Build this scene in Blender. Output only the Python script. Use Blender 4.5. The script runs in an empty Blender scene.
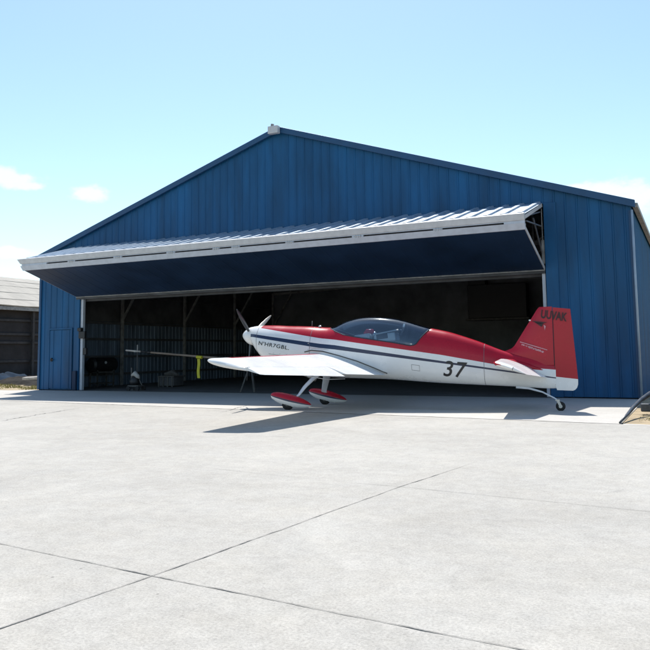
import bpy, bmesh, math, random
from mathutils import Vector, Matrix, noise
random.seed(7)
R = math.radians
sc = bpy.context.scene
col = sc.collection

# ------------------------------------------------------------------ helpers
def link(name, me, m=None, parent=None, smooth=False):
    o = bpy.data.objects.new(name, me); col.objects.link(o)
    if m is not None:
        for k in (m if isinstance(m, (list, tuple)) else [m]): me.materials.append(k)
    if parent: o.parent = parent
    if smooth:
        for p in me.polygons: p.use_smooth = True
    return o

def empty(name, loc=(0, 0, 0), rz=0):
    o = bpy.data.objects.new(name, None); col.objects.link(o)
    o.location = loc; o.rotation_euler = (0, 0, rz); o.empty_display_size = .3
    return o

def tag(o, label=None, cat=None, group=None, kind=None):
    for k, v in (('label', label), ('category', cat), ('group', group), ('kind', kind)):
        if v: o[k] = v
    return o

class MB:
    def __init__(s): s.v = []; s.f = []; s.m = []
    def quad(s, *p, m=0):
        n = len(s.v); s.v += [tuple(q) for q in p]; s.f.append(tuple(range(n, n+len(p)))); s.m.append(m)
    def box(s, a, b, m=0):
        x0, y0, z0 = a; x1, y1, z1 = b
        s.hexa([(x0,y0,z0),(x1,y0,z0),(x1,y1,z0),(x0,y1,z0)], [(x0,y0,z1),(x1,y0,z1),(x1,y1,z1),(x0,y1,z1)], m)
    def hexa(s, lo, hi, m=0):
        n = len(s.v); k = len(lo); s.v += [tuple(q) for q in lo] + [tuple(q) for q in hi]
        s.f.append(tuple(n+i for i in reversed(range(k)))); s.f.append(tuple(n+k+i for i in range(k)))
        for i in range(k): j = (i+1) % k; s.f.append((n+i, n+j, n+k+j, n+k+i))
        s.m += [m]*(k+2)
    def bar(s, a, b, w=.05, h=None, m=0, up=(0, 0, 1)):
        a = Vector(a); b = Vector(b); h = h or w; d = (b-a).normalized(); u = Vector(up)
        if abs(d.dot(u)) > .98: u = Vector((1, 0, 0))
        x = d.cross(u).normalized(); y = x.cross(d)
        c = [(-1,-1),(1,-1),(1,1),(-1,1)]
        s.hexa([a+x*i*w/2+y*j*h/2 for i, j in c], [b+x*i*w/2+y*j*h/2 for i, j in c], m)
    def tube(s, pts, rad, n=12, m=0, cap=True, flat=1.0, side=(0, 0, 1)):
        pts = [Vector(p) for p in pts]
        if not isinstance(rad, (list, tuple)): rad = [rad]*len(pts)
        base = len(s.v); u = Vector(side)
        for i, p in enumerate(pts):
            d = (pts[min(i+1, len(pts)-1)] - pts[max(i-1, 0)]).normalized()
            uu = u if abs(d.dot(u)) < .97 else Vector((1, 0, 0))
            x = d.cross(uu).normalized(); y = x.cross(d)
            for k in range(n):
                t = 2*math.pi*k/n; s.v.append(tuple(p + x*math.cos(t)*rad[i] + y*math.sin(t)*rad[i]*flat))
        for i in range(len(pts)-1):
            for k in range(n):
                j = (k+1) % n; s.f.append((base+i*n+k, base+i*n+j, base+(i+1)*n+j, base+(i+1)*n+k)); s.m.append(m)
        if cap:
            s.f.append(tuple(base+k for k in reversed(range(n)))); s.m.append(m)
            e = base+(len(pts)-1)*n; s.f.append(tuple(e+k for k in range(n))); s.m.append(m)
    def build(s, name, m, parent=None, smooth=False, merge=False, bevel=0, solid=0, angle=None):
        me = bpy.data.meshes.new(name); me.from_pydata(s.v, [], s.f)
        for p, k in zip(me.polygons, s.m): p.material_index = k
        if merge:
            b = bmesh.new(); b.from_mesh(me); bmesh.ops.remove_doubles(b, verts=b.verts, dist=1e-4)
            bmesh.ops.dissolve_degenerate(b, edges=b.edges, dist=1e-5)
            bmesh.ops.recalc_face_normals(b, faces=b.faces); b.to_mesh(me); b.free()
        o = link(name, me, m, parent, smooth)
        if bevel:
            q = o.modifiers.new('bevel', 'BEVEL'); q.width = bevel; q.segments = 2; q.limit_method = 'ANGLE'
        if solid:
            q = o.modifiers.new('solid', 'SOLIDIFY'); q.thickness = solid; q.offset = 0
        if angle:
            me.set_sharp_from_angle(angle=R(angle))
        return o

def lerp(tab, x):                      # piecewise linear, table sorted by decreasing key
    t = sorted(tab)
    if x <= t[0][0]: return t[0][1]
    for (a, u), (b, v) in zip(t, t[1:]):
        if x <= b: return u + (v-u)*(x-a)/(b-a)
    return t[-1][1]

def smooth_tab(tab, x):                # catmull-rom through the table
    t = sorted(tab); n = len(t)
    if x <= t[0][0]: return t[0][1]
    if x >= t[-1][0]: return t[-1][1]
    for i in range(n-1):
        if x <= t[i+1][0]:
            (a, u), (b, v) = t[i], t[i+1]
            h = b-a; s = (x-a)/h
            ma = (v-t[i-1][1])/(b-t[i-1][0]) if i > 0 else (v-u)/h
            mb = (t[i+2][1]-u)/(t[i+2][0]-a) if i+2 < n else (v-u)/h
            return (2*s**3-3*s*s+1)*u + (s**3-2*s*s+s)*h*ma + (-2*s**3+3*s*s)*v + (s**3-s*s)*h*mb

# ------------------------------------------------------------------ materials
def mat(name, c, rough=.6, metal=0, var=.15, scale=3., bump=0., bscale=40., coat=0, spec=.5, stretch=(1, 1, 1), detail=5, c2=None):
    m = bpy.data.materials.new(name); m.use_nodes = True
    nt = m.node_tree; N = nt.nodes; L = nt.links; b = N['Principled BSDF']
    b.inputs['Roughness'].default_value = rough; b.inputs['Metallic'].default_value = metal
    b.inputs['Coat Weight'].default_value = coat; b.inputs['Coat Roughness'].default_value = .06
    b.inputs['Specular IOR Level'].default_value = spec
    tc = N.new('ShaderNodeTexCoord'); mp = N.new('ShaderNodeMapping'); mp.inputs['Scale'].default_value = stretch
    L.new(tc.outputs['Object'], mp.inputs['Vector'])
    n = N.new('ShaderNodeTexNoise'); n.inputs['Scale'].default_value = scale; n.inputs['Detail'].default_value = detail
    n.inputs['Roughness'].default_value = .62
    L.new(mp.outputs[0], n.inputs['Vector'])
    r = N.new('ShaderNodeValToRGB'); e = r.color_ramp.elements
    e[0].position = .3; e[1].position = .7
    d = c2 or tuple(k*(1-var*2) for k in c); e[0].color = (*d, 1); e[1].color = (*[min(1, k*(1+var*.4)) for k in c], 1)
    L.new(n.outputs['Fac'], r.inputs[0]); L.new(r.outputs[0], b.inputs['Base Color'])
    mr = N.new('ShaderNodeMapRange'); mr.inputs['To Min'].default_value = max(0, rough-.1); mr.inputs['To Max'].default_value = min(1, rough+.12)
    L.new(n.outputs['Fac'], mr.inputs['Value']); L.new(mr.outputs[0], b.inputs['Roughness'])
    if bump:
        n2 = N.new('ShaderNodeTexNoise'); n2.inputs['Scale'].default_value = bscale; n2.inputs['Detail'].default_value = 4
        L.new(mp.outputs[0], n2.inputs['Vector'])
        bp = N.new('ShaderNodeBump'); bp.inputs['Strength'].default_value = bump; bp.inputs['Distance'].default_value = .02
        L.new(n2.outputs['Fac'], bp.inputs['Height']); L.new(bp.outputs[0], b.inputs['Normal'])
    return m

def concrete(name, c, patch=.10, speck=.05):
    m = bpy.data.materials.new(name); m.use_nodes = True
    nt = m.node_tree; N = nt.nodes; L = nt.links; b = N['Principled BSDF']
    b.inputs['Roughness'].default_value = .85; b.inputs['Specular IOR Level'].default_value = .3
    tc = N.new('ShaderNodeTexCoord')
    def noi(s, d=6, r=.6, dist=0, st=None):
        n = N.new('ShaderNodeTexNoise'); n.inputs['Scale'].default_value = s; n.inputs['Detail'].default_value = d
        n.inputs['Roughness'].default_value = r; n.inputs['Distortion'].default_value = dist
        if st:
            mp = N.new('ShaderNodeMapping'); mp.inputs['Scale'].default_value = st[:3]; mp.inputs['Rotation'].default_value = (0, 0, st[3])
            L.new(tc.outputs['Object'], mp.inputs['Vector']); L.new(mp.outputs[0], n.inputs['Vector'])
        else: L.new(tc.outputs['Object'], n.inputs['Vector'])
        return n
    def ramp(src, a, ca, bb, cb):
        r = N.new('ShaderNodeValToRGB'); e = r.color_ramp.elements
        e[0].position = a; e[1].position = bb; e[0].color = (ca, ca, ca, 1); e[1].color = (cb, cb, cb, 1)
        L.new(src, r.inputs[0]); return r.outputs[0]
    def mul(a, bcol):
        x = N.new('ShaderNodeMix'); x.data_type = 'RGBA'; x.blend_type = 'MULTIPLY'; x.inputs[0].default_value = 1
        L.new(a, x.inputs[6]); L.new(bcol, x.inputs[7]); return x.outputs[2]
    base = N.new('ShaderNodeMix'); base.data_type = 'RGBA'
    base.inputs[6].default_value = (*c, 1); base.inputs[7].default_value = (c[0]*.97, c[1]*.92, c[2]*.84, 1)
    L.new(noi(1.7, 8, .75).outputs['Fac'], base.inputs[0])
    o = base.outputs[2]
    o = mul(o, ramp(noi(.35, 8, .66, .6).outputs['Fac'], .36, 1-patch*1.3, .62, 1.02))
    o = mul(o, ramp(noi(2.6, 10, .74, .2).outputs['Fac'], .36, 1-patch*1.1, .6, 1.0))
    o = mul(o, ramp(noi(9, 8, .8).outputs['Fac'], .38, 1-patch*1.2, .58, 1.0))
    o = mul(o, ramp(noi(24, 6, .8, .5).outputs['Fac'], .36, 1-patch*1.0, .52, 1.0))
    o = mul(o, ramp(noi(70, 3, .8).outputs['Fac'], .33, 1-speck*2.6, .6, 1.03))
    o = mul(o, ramp(noi(260, 2, .8).outputs['Fac'], .3, 1-speck*2, .65, 1.05))
    v = N.new('ShaderNodeTexVoronoi'); v.inputs['Scale'].default_value = 3.1; v.inputs['Randomness'].default_value = 1
    L.new(tc.outputs['Object'], v.inputs['Vector'])
    o = mul(o, ramp(v.outputs['Distance'], .018, .55, .035, 1.0))
    st = noi(.9, 9, .72, 1.2)                          # tyre and oil stains
    o = mul(o, ramp(st.outputs['Fac'], .29, 1-patch*2.0, .37, 1.0))
    L.new(o, b.inputs['Base Color'])
    bp = N.new('ShaderNodeBump'); bp.inputs['Strength'].default_value = .35; bp.inputs['Distance'].default_value = .01
    L.new(noi(55, 6, .7).outputs['Fac'], bp.inputs['Height']); L.new(bp.outputs[0], b.inputs['Normal'])
    return m

M = {}
M['concrete'] = concrete('concrete_old', (.495, .48, .45), .095, .10)
M['concrete_new'] = concrete('concrete_pale', (.52, .505, .48), .06, .04)
M['joint'] = mat('joint_dark', (.25, .24, .22), .9, var=.3, scale=30)
M['crack'] = mat('crack_dark', (.10, .08, .075), .9, var=.3, scale=30)
M['sand'] = mat('sandy_ground', (.40, .31, .19), .95, var=.25, scale=2.2, bump=.5, bscale=30)
M['blue'] = mat('blue_sheet', (.0085, .100, .242), .45, 0, var=.24, scale=.7, stretch=(2.2, 2.2, .35), bump=.08, bscale=5, spec=.28)
M['blue_dk'] = mat('blue_trim', (.009, .066, .16), .45, 0, var=.12, scale=2)
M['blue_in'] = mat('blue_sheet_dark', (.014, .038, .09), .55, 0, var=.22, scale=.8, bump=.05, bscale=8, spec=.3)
M['galv'] = mat('galvanised_sheet', (.36, .44, .53), .42, .25, var=.12, scale=3, stretch=(4, 1, 1))
M['white_mtl'] = mat('white_painted_metal', (.55, .555, .56), .45, var=.08, scale=6)
M['white_lip'] = mat('white_lip_metal', (.50, .54, .60), .4, var=.08, scale=6)
M['slot'] = mat('slot_dark', (.015, .016, .02), .8)
M['steel_dk'] = mat('dark_steel', (.13, .125, .115), .6, .2, var=.25, scale=6)
M['steel_gr'] = mat('grey_steel', (.34, .335, .32), .6, .2, var=.25, scale=6)
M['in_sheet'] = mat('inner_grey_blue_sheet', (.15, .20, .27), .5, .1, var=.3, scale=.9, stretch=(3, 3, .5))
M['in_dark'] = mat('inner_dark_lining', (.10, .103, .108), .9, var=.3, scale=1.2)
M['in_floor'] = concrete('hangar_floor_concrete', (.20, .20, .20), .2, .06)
M['red'] = mat('red_gloss_paint', (.385, .006, .022), .25, var=.05, scale=2, coat=.12, spec=.3)
M['white'] = mat('white_gloss_paint', (.76, .76, .75), .26, var=.05, scale=1.6, coat=.2)
M['navy'] = mat('navy_gloss_paint', (.008, .018, .062), .3, var=.05, scale=2, coat=.15)
M['black'] = mat('black_lettering', (.012, .012, .014), .4)
M['maroon'] = mat('dark_maroon_lettering', (.03, .006, .009), .5)
M['pink'] = mat('faded_pink_lettering', (.62, .30, .34), .5)
M['rubber'] = mat('tyre_rubber', (.02, .02, .02), .8, var=.2, scale=20)
M['alu'] = mat('bare_alloy', (.5, .5, .5), .35, .8, var=.1, scale=8)
M['strut'] = mat('white_strut_paint', (.70, .74, .80), .3, var=.05, scale=5, coat=.3)
M['blade_dk'] = mat('dark_blade', (.035, .04, .045), .35, var=.1, scale=5, coat=.3)
M['blade_lt'] = mat('pale_blade', (.66, .62, .54), .3, var=.05, scale=5, coat=.3)
M['cockpit'] = mat('cockpit_dark', (.02, .03, .045), .7)
M['yellow'] = mat('yellow_webbing', (.62, .56, .03), .6, var=.08, scale=20)
M['seam'] = mat('seam_grey', (.14, .14, .15), .6)
M['truss'] = mat('truss_grey', (.34, .33, .31), .7, var=.2)
M['pole'] = mat('weathered_pole', (.34, .26, .20), .6, var=.25, scale=5, stretch=(.3, 4, 4))
M['shed_roof'] = mat('old_pale_sheet_roof', (.36, .335, .29), .85, 0, var=.16, scale=.8, stretch=(.4, 3, 3), bump=.1, bscale=5)
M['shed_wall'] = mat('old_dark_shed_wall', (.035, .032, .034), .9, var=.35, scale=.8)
M['shed_rail'] = mat('old_grey_shed_rail', (.05, .048, .05), .85, var=.3, scale=3)
M['rubble'] = mat('dark_rubble', (.04, .035, .03), .95, var=.4, scale=3, bump=.5, bscale=14, spec=.1)
M['plank'] = mat('bleached_plank', (.55, .51, .46), .8, var=.2, scale=4)
M['tarp'] = mat('blue_grey_tarp', (.02, .038, .065), .95, var=.25, scale=2, spec=.1)
M['weed'] = mat('dry_weed', (.36, .32, .09), .8, var=.35, scale=7)
M['rig'] = mat('dark_grey_rig_paint', (.075, .08, .09), .38, .3, var=.25, scale=8)
M['tank'] = mat('black_tank', (.018, .018, .02), .5, var=.2, scale=4)

def glass_mat():
    m = bpy.data.materials.new('tinted_canopy_glass'); m.use_nodes = True
    nt = m.node_tree; N = nt.nodes; L = nt.links; N.remove(N['Principled BSDF'])
    t = N.new('ShaderNodeBsdfTransparent'); t.inputs[0].default_value = (.60, .72, .82, 1)
    g = N.new('ShaderNodeBsdfGlossy'); g.inputs['Roughness'].default_value = .07; g.inputs['Color'].default_value = (.85, .93, 1, 1)
    lw = N.new('ShaderNodeLayerWeight'); lw.inputs['Blend'].default_value = .35
    mr = N.new('ShaderNodeMapRange'); mr.inputs['To Min'].default_value = .11; mr.inputs['To Max'].default_value = 1.0
    L.new(lw.outputs['Fresnel'], mr.inputs['Value'])
    x = N.new('ShaderNodeMixShader'); L.new(mr.outputs[0], x.inputs[0]); L.new(t.outputs[0], x.inputs[1]); L.new(g.outputs[0], x.inputs[2])
    L.new(x.outputs[0], N['Material Output'].inputs['Surface'])
    return m
M['glass'] = glass_mat()

# ------------------------------------------------------------------ ground
TH = -.104                                   # the apron's slabs lie slightly askew to the hangar
ap_u = Vector((math.cos(TH), math.sin(TH), 0)); ap_v = Vector((-math.sin(TH), math.cos(TH), 0))
g = MB(); g.quad((-400, -120, -.008), (400, -120, -.008), (400, 500, -.008), (-400, 500, -.008))
tag(g.build('ground', M['sand']), kind='structure')
g = MB()
edge = [(-60, -40), (60, -40), (60, -6.27-.104*50), (9.75, -6.28), (-11.5, -5.3+.104*11.5)]
g.quad(*[(x, y, 0) for x, y in [(-60, -40), (60, -40), (60, -11.5), (9.75, -6.31), (9.72, -6.31), (-30, -2.18), (-60, .94)]])
tag(g.build('apron', M['concrete']), kind='structure')
g = MB(); g.quad((-30, -2.18, .004), (9.72, -6.312, .004), (9.72, -.05, .004), (-9.8, -.05, .004), (-10.4, -.5, .004), (-13, -.15, .004), (-30, .5, .004))
tag(g.build('pavement', M['concrete_new']), kind='structure')
g = MB(); g.quad((9.75, -6.39, .002), (60, -11.6, .002), (60, -11.45, .002), (9.75, -6.22, .002))
tag(g.build('kerb', M['concrete_new']), kind='structure')
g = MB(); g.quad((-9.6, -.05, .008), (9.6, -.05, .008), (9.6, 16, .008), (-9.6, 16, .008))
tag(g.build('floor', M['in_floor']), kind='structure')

def crack(name, pts, w, m, wob=.005, z=.0035):
    pts = [Vector((*p, 0)) for p in pts]; mb = MB(); P = []
    for a, b in zip(pts, pts[1:]):
        n = max(2, int((b-a).length/.06))
        for i in range(n): P.append(a.lerp(b, i/n))
    P.append(pts[-1]); prev = None
    for i, p in enumerate(P):
        d = (P[min(i+1, len(P)-1)]-P[max(i-1, 0)]).normalized(); nrm = Vector((-d.y, d.x, 0))
        off = (noise.noise(p*2.1)*.8 + noise.noise(p*9)*.6)*wob*2
        ww = w*min(1, .15+(P[-1]-p).length*.8, 1 if pts[0].y < -13 else .15+(p-P[0]).length*.8)*(.3+.75*abs(noise.noise(p*5+Vector((3, 1, 7))))*1.6)
        a = p+nrm*(off-ww/2); b = p+nrm*(off+ww/2); a.z = b.z = z
        if prev: mb.quad(prev[0], a, b, prev[1])
        prev = (a, b)
    if pts[0].y > -6.25 or pts[-1].y > -6.25:
        for i, v in enumerate(mb.v): mb.v[i] = (v[0], v[1], .0075)
    o = mb.build(name, m); tag(o, kind='structure'); return o
A0 = Vector((8.16, -15.71, 0))
def apt(u, v): p = A0+ap_u*u+ap_v*v; return (p.x, p.y)
crack('apron_joint', [(7.95, -17.6), (8.05, -16.6), (8.16, -15.71), (8.45, -12.72), (8.70, -10.9)], .012, M['joint'])
crack('apron_joint', [(-2.0, -14.55), (6.82, -15.55), (8.16, -15.71), (10.15, -15.9), (14, -16.3)], .011, M['joint'])
crack('apron_joint', [(7.6, -12.68), (8.45, -12.72), (10.48, -12.98), (14, -13.4)], .009, M['joint'])
crack('apron_joint', [(5.6, -12.35), (7.6, -12.68)], .006, M['joint'])
crack('apron_joint', [(-.9, -9.6), (-.68, -9.2), (-1.2, -7.6), (-1.66, -6.2)], .045, M['joint'], .03)
crack('apron_joint', [(.26, -7.05), (.42, -6.95), (.58, -6.67)], .05, M['crack'], .02)
crack('apron_joint', [(2.22, -6.29), (1.9, -5.3), (1.7, -4.5)], .05, M['joint'], .03)
crack('apron_joint', [(4.9, -9.75), (5.3, -9.68), (6.06, -9.63)], .014, M['joint'], .02)
crack('apron_joint', [(5.3, -6.3), (6.3, -6.35), (7.4, -6.4)], .02, M['joint'], .02)
crack('apron_joint', [(3.74, -9.47), (3.80, -9.46)], .06, M['crack'], .0)
crack('apron_joint', [(-30, -2.2), (-10, -4.26), (9.72, -6.3)], .02, M['joint'], .02)
crack('apron_joint', [(9.74, -8.77), (9.78, -8.76)], .05, M['crack'], .0)

# ------------------------------------------------------------------ hangar
W2, HE, HR, DEP = 9.62, 4.65, 7.85, 16.0
def roofz(x): return HR-(HR-HE)*abs(x)/W2
JL, JR, DT = -7.78, 7.60, 4.83
H = empty('aircraft_hangar'); tag(H, 'big blue ribbed metal hangar with a low gable and its wide door folded up', 'hangar')

def ribs(a, b, period=.3, rib=.07, slope=.015, depth=.028, phase=0, jog=0):
    """breakpoints (u, offset) of a ribbed sheet from a to b"""
    out = [(a, 0)]; k = math.ceil((a-phase)/period)
    while phase+k*period+rib+2*slope < b:
        u = phase+k*period
        if u > a+.01:
            out += [(u, 0), (u+slope, depth), (u+slope+rib, depth), (u+2*slope+rib, 0)]
        k += 1
    out.append((b, 0)); return out
def sheet(name, a, b, lo, hi, to3, m, parent, **kw):
    mb = MB(); br = ribs(a, b, **kw)
    for (u, p), (v, q) in zip(br, br[1:]):
        mb.quad(to3(u, lo(u), p), to3(v, lo(v), q), to3(v, hi(v), q), to3(u, hi(u), p))
    return mb.build(name, m, parent, merge=False, solid=.006)
fr = lambda u, v, o: (u, -o, v)
front_seg = [(-W2, -8.02), (JR+.30, W2)]
mb = MB()
def add_sheet(mb, a, b, lo, hi, to3, m=0, **kw):
    br = ribs(a, b, **kw)
    for (u, p), (v, q) in zip(br, br[1:]):
        mb.quad(to3(u, lo(u), p), to3(v, lo(v), q), to3(v, hi(v), q), to3(u, hi(u), p), m=m)
RB = dict(period=.27, rib=.03, slope=.012, depth=.013)
add_sheet(mb, -W2, JL-.24, lambda u: .03, lambda u: roofz(u)-.04, fr, **RB)
add_sheet(mb, JR+.30, W2, lambda u: .03, lambda u: roofz(u)-.04, fr, **RB)
add_sheet(mb, JL-.24, 0, lambda u: DT-.02, lambda u: roofz(u)-.04, fr, **RB)
add_sheet(mb, 0, JR+.30, lambda u: DT-.02, lambda u: roofz(u)-.04, fr, **RB)
mb.build('front_wall', M['blue'], H, solid=.008)
for sx, nm in ((-1, 'side_wall'), (1, 'side_wall')):
    mb = MB(); add_sheet(mb, .0, DEP, lambda u: -.02, lambda u: HE-.03, lambda u, v, o: (sx*(W2+o), u, v), **RB)
    mb.build(nm, M['blue'], H, solid=.008)
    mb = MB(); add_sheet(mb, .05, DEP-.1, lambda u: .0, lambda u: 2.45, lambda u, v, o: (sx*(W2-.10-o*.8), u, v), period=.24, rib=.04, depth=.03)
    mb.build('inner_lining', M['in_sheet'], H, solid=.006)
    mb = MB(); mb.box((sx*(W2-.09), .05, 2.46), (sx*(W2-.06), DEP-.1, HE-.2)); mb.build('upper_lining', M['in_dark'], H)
mb = MB(); add_sheet(mb, -W2, W2, lambda u: -.02, lambda u: roofz(u)-.03, lambda u, v, o: (u, DEP+o, v), **RB)
mb.build('back_wall', M['blue'], H, solid=.008)
mb = MB(); mb.hexa([(-W2+.1, DEP-.1, 0), (W2-.1, DEP-.1, 0), (W2-.1, DEP-.1, HE-.1), (0, DEP-.1, HR-.15), (-W2+.1, DEP-.1, HE-.1)],
                   [(-W2+.1, DEP-.05, 0), (W2-.1, DEP-.05, 0), (W2-.1, DEP-.05, HE-.1), (0, DEP-.05, HR-.15), (-W2+.1, DEP-.05, HE-.1)])
mb.build('back_lining', mat('back_wall_lining', (.20, .21, .22), .9, var=.3, scale=.6), H)
for sx in (-1, 1):
    mb = MB()
    add_sheet(mb, -.12, DEP+.1, lambda u: 0, lambda u: 1, lambda u, v, o: (sx*(W2+.10)*(1-v), u, HE-.03+(HR-HE+.03)*v+o+.03), period=.36, rib=.05, depth=.03)
    mb.build('roof', M['blue'], H, solid=.02)
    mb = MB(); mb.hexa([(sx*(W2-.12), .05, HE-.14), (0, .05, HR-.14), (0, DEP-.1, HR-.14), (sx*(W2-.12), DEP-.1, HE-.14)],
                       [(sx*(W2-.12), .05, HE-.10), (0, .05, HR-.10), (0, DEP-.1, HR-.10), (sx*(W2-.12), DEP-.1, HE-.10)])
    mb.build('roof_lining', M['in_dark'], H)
    mb = MB()                                # rake flashing
    mb.hexa([(sx*(W2+.11), -.14, HE-.15), (0, -.14, HR-.12), (0, -.14, HR+.05), (sx*(W2+.11), -.14, HE+.03)],
            [(sx*(W2+.11), -.045, HE-.15), (0, -.045, HR-.12), (0, -.045, HR+.05), (sx*(W2+.11), -.045, HE+.03)])
    mb.build('rake_trim', M['blue_dk'], H, bevel=.01)
    mb = MB(); mb.box((sx*(W2-.045) if sx > 0 else -W2-.045, -.05, .02), (W2+.045 if sx > 0 else -W2+.045, -.032, HE-.2))
    mb.build('corner_trim', M['blue_dk'], H)
mb = MB(); mb.tube([(W2+.03, -.09, .05), (W2+.03, -.09, HE-.2)], .028, 8)
mb.build('downpipe', mat('pale_pipe', (.34, .42, .50), .4, var=.1), H, smooth=True)
mb = MB(); mb.box((W2+.05, .02, HE-.12), (W2+.16, DEP, HE-.02)); mb.build('gutter', M['steel_gr'], H)
# gable vent box at the ridge
mb = MB(); mb.box((-.22, -.32, HR-.20), (.12, -.15, HR+.03)); bx = mb.build('ridge_lamp_box', M['white_mtl'], H, bevel=.02)
mb = MB(); mb.tube([(-.1, -.24, HR+.03), (-.09, -.24, HR+.10)], .05, 10); mb.build('sensor_cap', M['steel_gr'], bx, smooth=True, angle=40)
# jambs
mb = MB(); mb.box((JL-.24, -.045, .02), (JL, .16, DT)); mb.build('door_jamb', M['blue'], H, bevel=.008)
mb = MB(); mb.box((JR, -.045, .02), (JR+.30, .16, DT)); mb.build('door_jamb', M['blue'], H, bevel=.008)
mb = MB(); mb.box((JL+.02, .0, .02), (JL+.12, .1, 3.1)); mb.build('jamb_post', M['white_lip'], H)
mb = MB(); mb.box((JR-.10, .0, .02), (JR-.02, .1, 3.1)); mb.build('jamb_post', M['white_lip'], H)
mb = MB(); mb.box((JL-.20, -.13, .02), (JL-.04, -.05, .66)); mb.build('post_guard', M['blue_in'], H, bevel=.01)
mb = MB(); mb.box((JL+.02, -.10, 1.74), (JL+.30, .0, 1.98)); mb.box((JL+.0, -.14, 1.98), (JL+.16, -.01, 2.10)); mb.build('door_motor', M['tank'], H, bevel=.02)
mb = MB(); mb.box((JL+.12, .02, 1.20), (JL+.26, .10, 1.42)); mb.build('switch_box', M['tank'], H, bevel=.01)
# personnel door in the left front sheet
pd = MB(); pd.box((-9.12, -.040, .06), (-8.12, -.034, 2.04)); 
pdo = MB()
br = ribs(-9.12, -8.14, period=.36, rib=.05, depth=.016)
for (u, p), (v, q2) in zip(br, br[1:]): pdo.quad((u, -.036-p, .07), (v, -.036-q2, .07), (v, -.036-q2, 2.04), (u, -.036-p, 2.04))
dr = pdo.build('personnel_door', M['blue'], H, solid=.006)
mb = MB()
mb.box((-9.17, -.052, .04), (-9.125, -.030, 2.11)); mb.box((-8.13, -.052, .04), (-8.085, -.030, 2.11)); mb.box((-9.125, -.052, 2.06), (-8.13, -.030, 2.11))
mb.build('door_frame', M['blue'], dr)
mb = MB(); mb.box((-9.02, -.10, .98), (-8.96, -.045, 1.10)); mb.box((-9.02, -.10, 1.02), (-8.88, -.085, 1.05)); mb.build('door_handle', M['tank'], dr, bevel=.005)

# frames inside
for y in (.35, 3.8, 7.8, 11.8, 15.5):
    for sx in (-1, 1):
        if y > .4:
            mb = MB(); mb.bar((sx*(W2-.32), y, 0), (sx*(W2-.32), y, HE-.3), .09, .10); mb.build('frame_post', M['steel_gr'], H)
        mb = MB(); mb.bar((sx*(W2-.35), y, HE-.25), (0, y, HR-.27), .10, .16); mb.build('rafter', M['steel_dk'], H)
        if y > .4:
            mb = MB(); mb.bar((sx*(W2-.34), y, 2.55), (sx*(W2-1.5), y, 4.35), .07, .07); mb.build('knee_brace', M['steel_gr'], H)
            mb = MB()
            mb.bar((sx*(W2-.4), y, 4.28), (0, y, 4.62), .09, .12)
            xs = [W2-1.4, W2-3., W2-4.6, W2-6.2, W2-7.8, .1]
            for i, x in enumerate(xs):
                zb = 4.28+.34*(1-x/W2)
                mb.bar((sx*x, y, zb), (sx*x, y, roofz(x)-.3), .05)
                if i+1 < len(xs): mb.bar((sx*x, y, roofz(x)-.3), (sx*xs[i+1], y, 4.3+.34*(1-xs[i+1]/W2)), .05)
            mb.build('truss', M['truss'], H)
for sx in (-1, 1):
    for z in (.45, 1.12, 1.78, 2.40, 3.5):
        mb = MB(); mb.box((sx*(W2-.24), .2, z-.04), (sx*(W2-.145), DEP-.2, z+.04)); mb.build('girt', M['in_dark'], H)
mb = MB(); mb.box((JL, .14, 3.0), (JR, .30, 3.14)); mb.build('opening_rail', M['in_dark'], H)

# bifold door
D = empty('bifold_door'); D.parent = H; D['label'] = 'folded up bifold door with white slotted edge'
XL, XR, FY, ZT, ZB = -7.93, 7.585, -2.30, 4.17, 3.87
def slab(x0, x1, p, q, t):
    p = Vector(p); q = Vector(q); d = (q-p).normalized(); n = Vector((d.y*0, -d.y, d.x)) if False else Vector((0, -d[1], d[0]))
    return [(x0, p.x, p.y), (x1, p.x, p.y), (x1, q.x, q.y), (x0, q.x, q.y)]
# upper panel: ribbed bright sheet over a boxed frame
y0, z0, y1, z1 = -.06, DT, FY+.02, ZT+.02
mb = MB()
br = ribs(XL, XR, period=.39, rib=.10, slope=.02, depth=.042)
L2 = Vector((y1-y0, z1-z0)).normalized(); nn = Vector((L2.y, -L2.x));  nn = nn if nn.y > 0 else -nn
for (u, p), (v, q2) in zip(br, br[1:]):
    P = lambda x, yy, zz, o: (x, yy+nn.x*o, zz+nn.y*o)
    mb.quad(P(u, y0, z0, p), P(v, y0, z0, q2), P(v, y1-.05, z1, q2), P(u, y1-.05, z1, p))
up = mb.build('upper_panel', M['galv'], D, solid=.006)
mb = MB(); mb.hexa([(XL+.01, y0, z0-.11), (XR-.01, y0, z0-.11), (XR-.01, y1+.03, z1-.11), (XL+.01, y1+.03, z1-.11)],
                   [(XL+.01, y0, z0-.10), (XR-.01, y0, z0-.10), (XR-.01, y1+.03, z1-.10), (XL+.01, y1+.03, z1-.10)])
mb.build('upper_lining', M['steel_dk'], D)
for x in (XL+.02, XR-.02):
    mb = MB(); mb.bar((x, y0, z0-.055), (x, y1+.02, z1-.055), .035, .085); mb.build('panel_end', M['white_mtl'], D)
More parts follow.
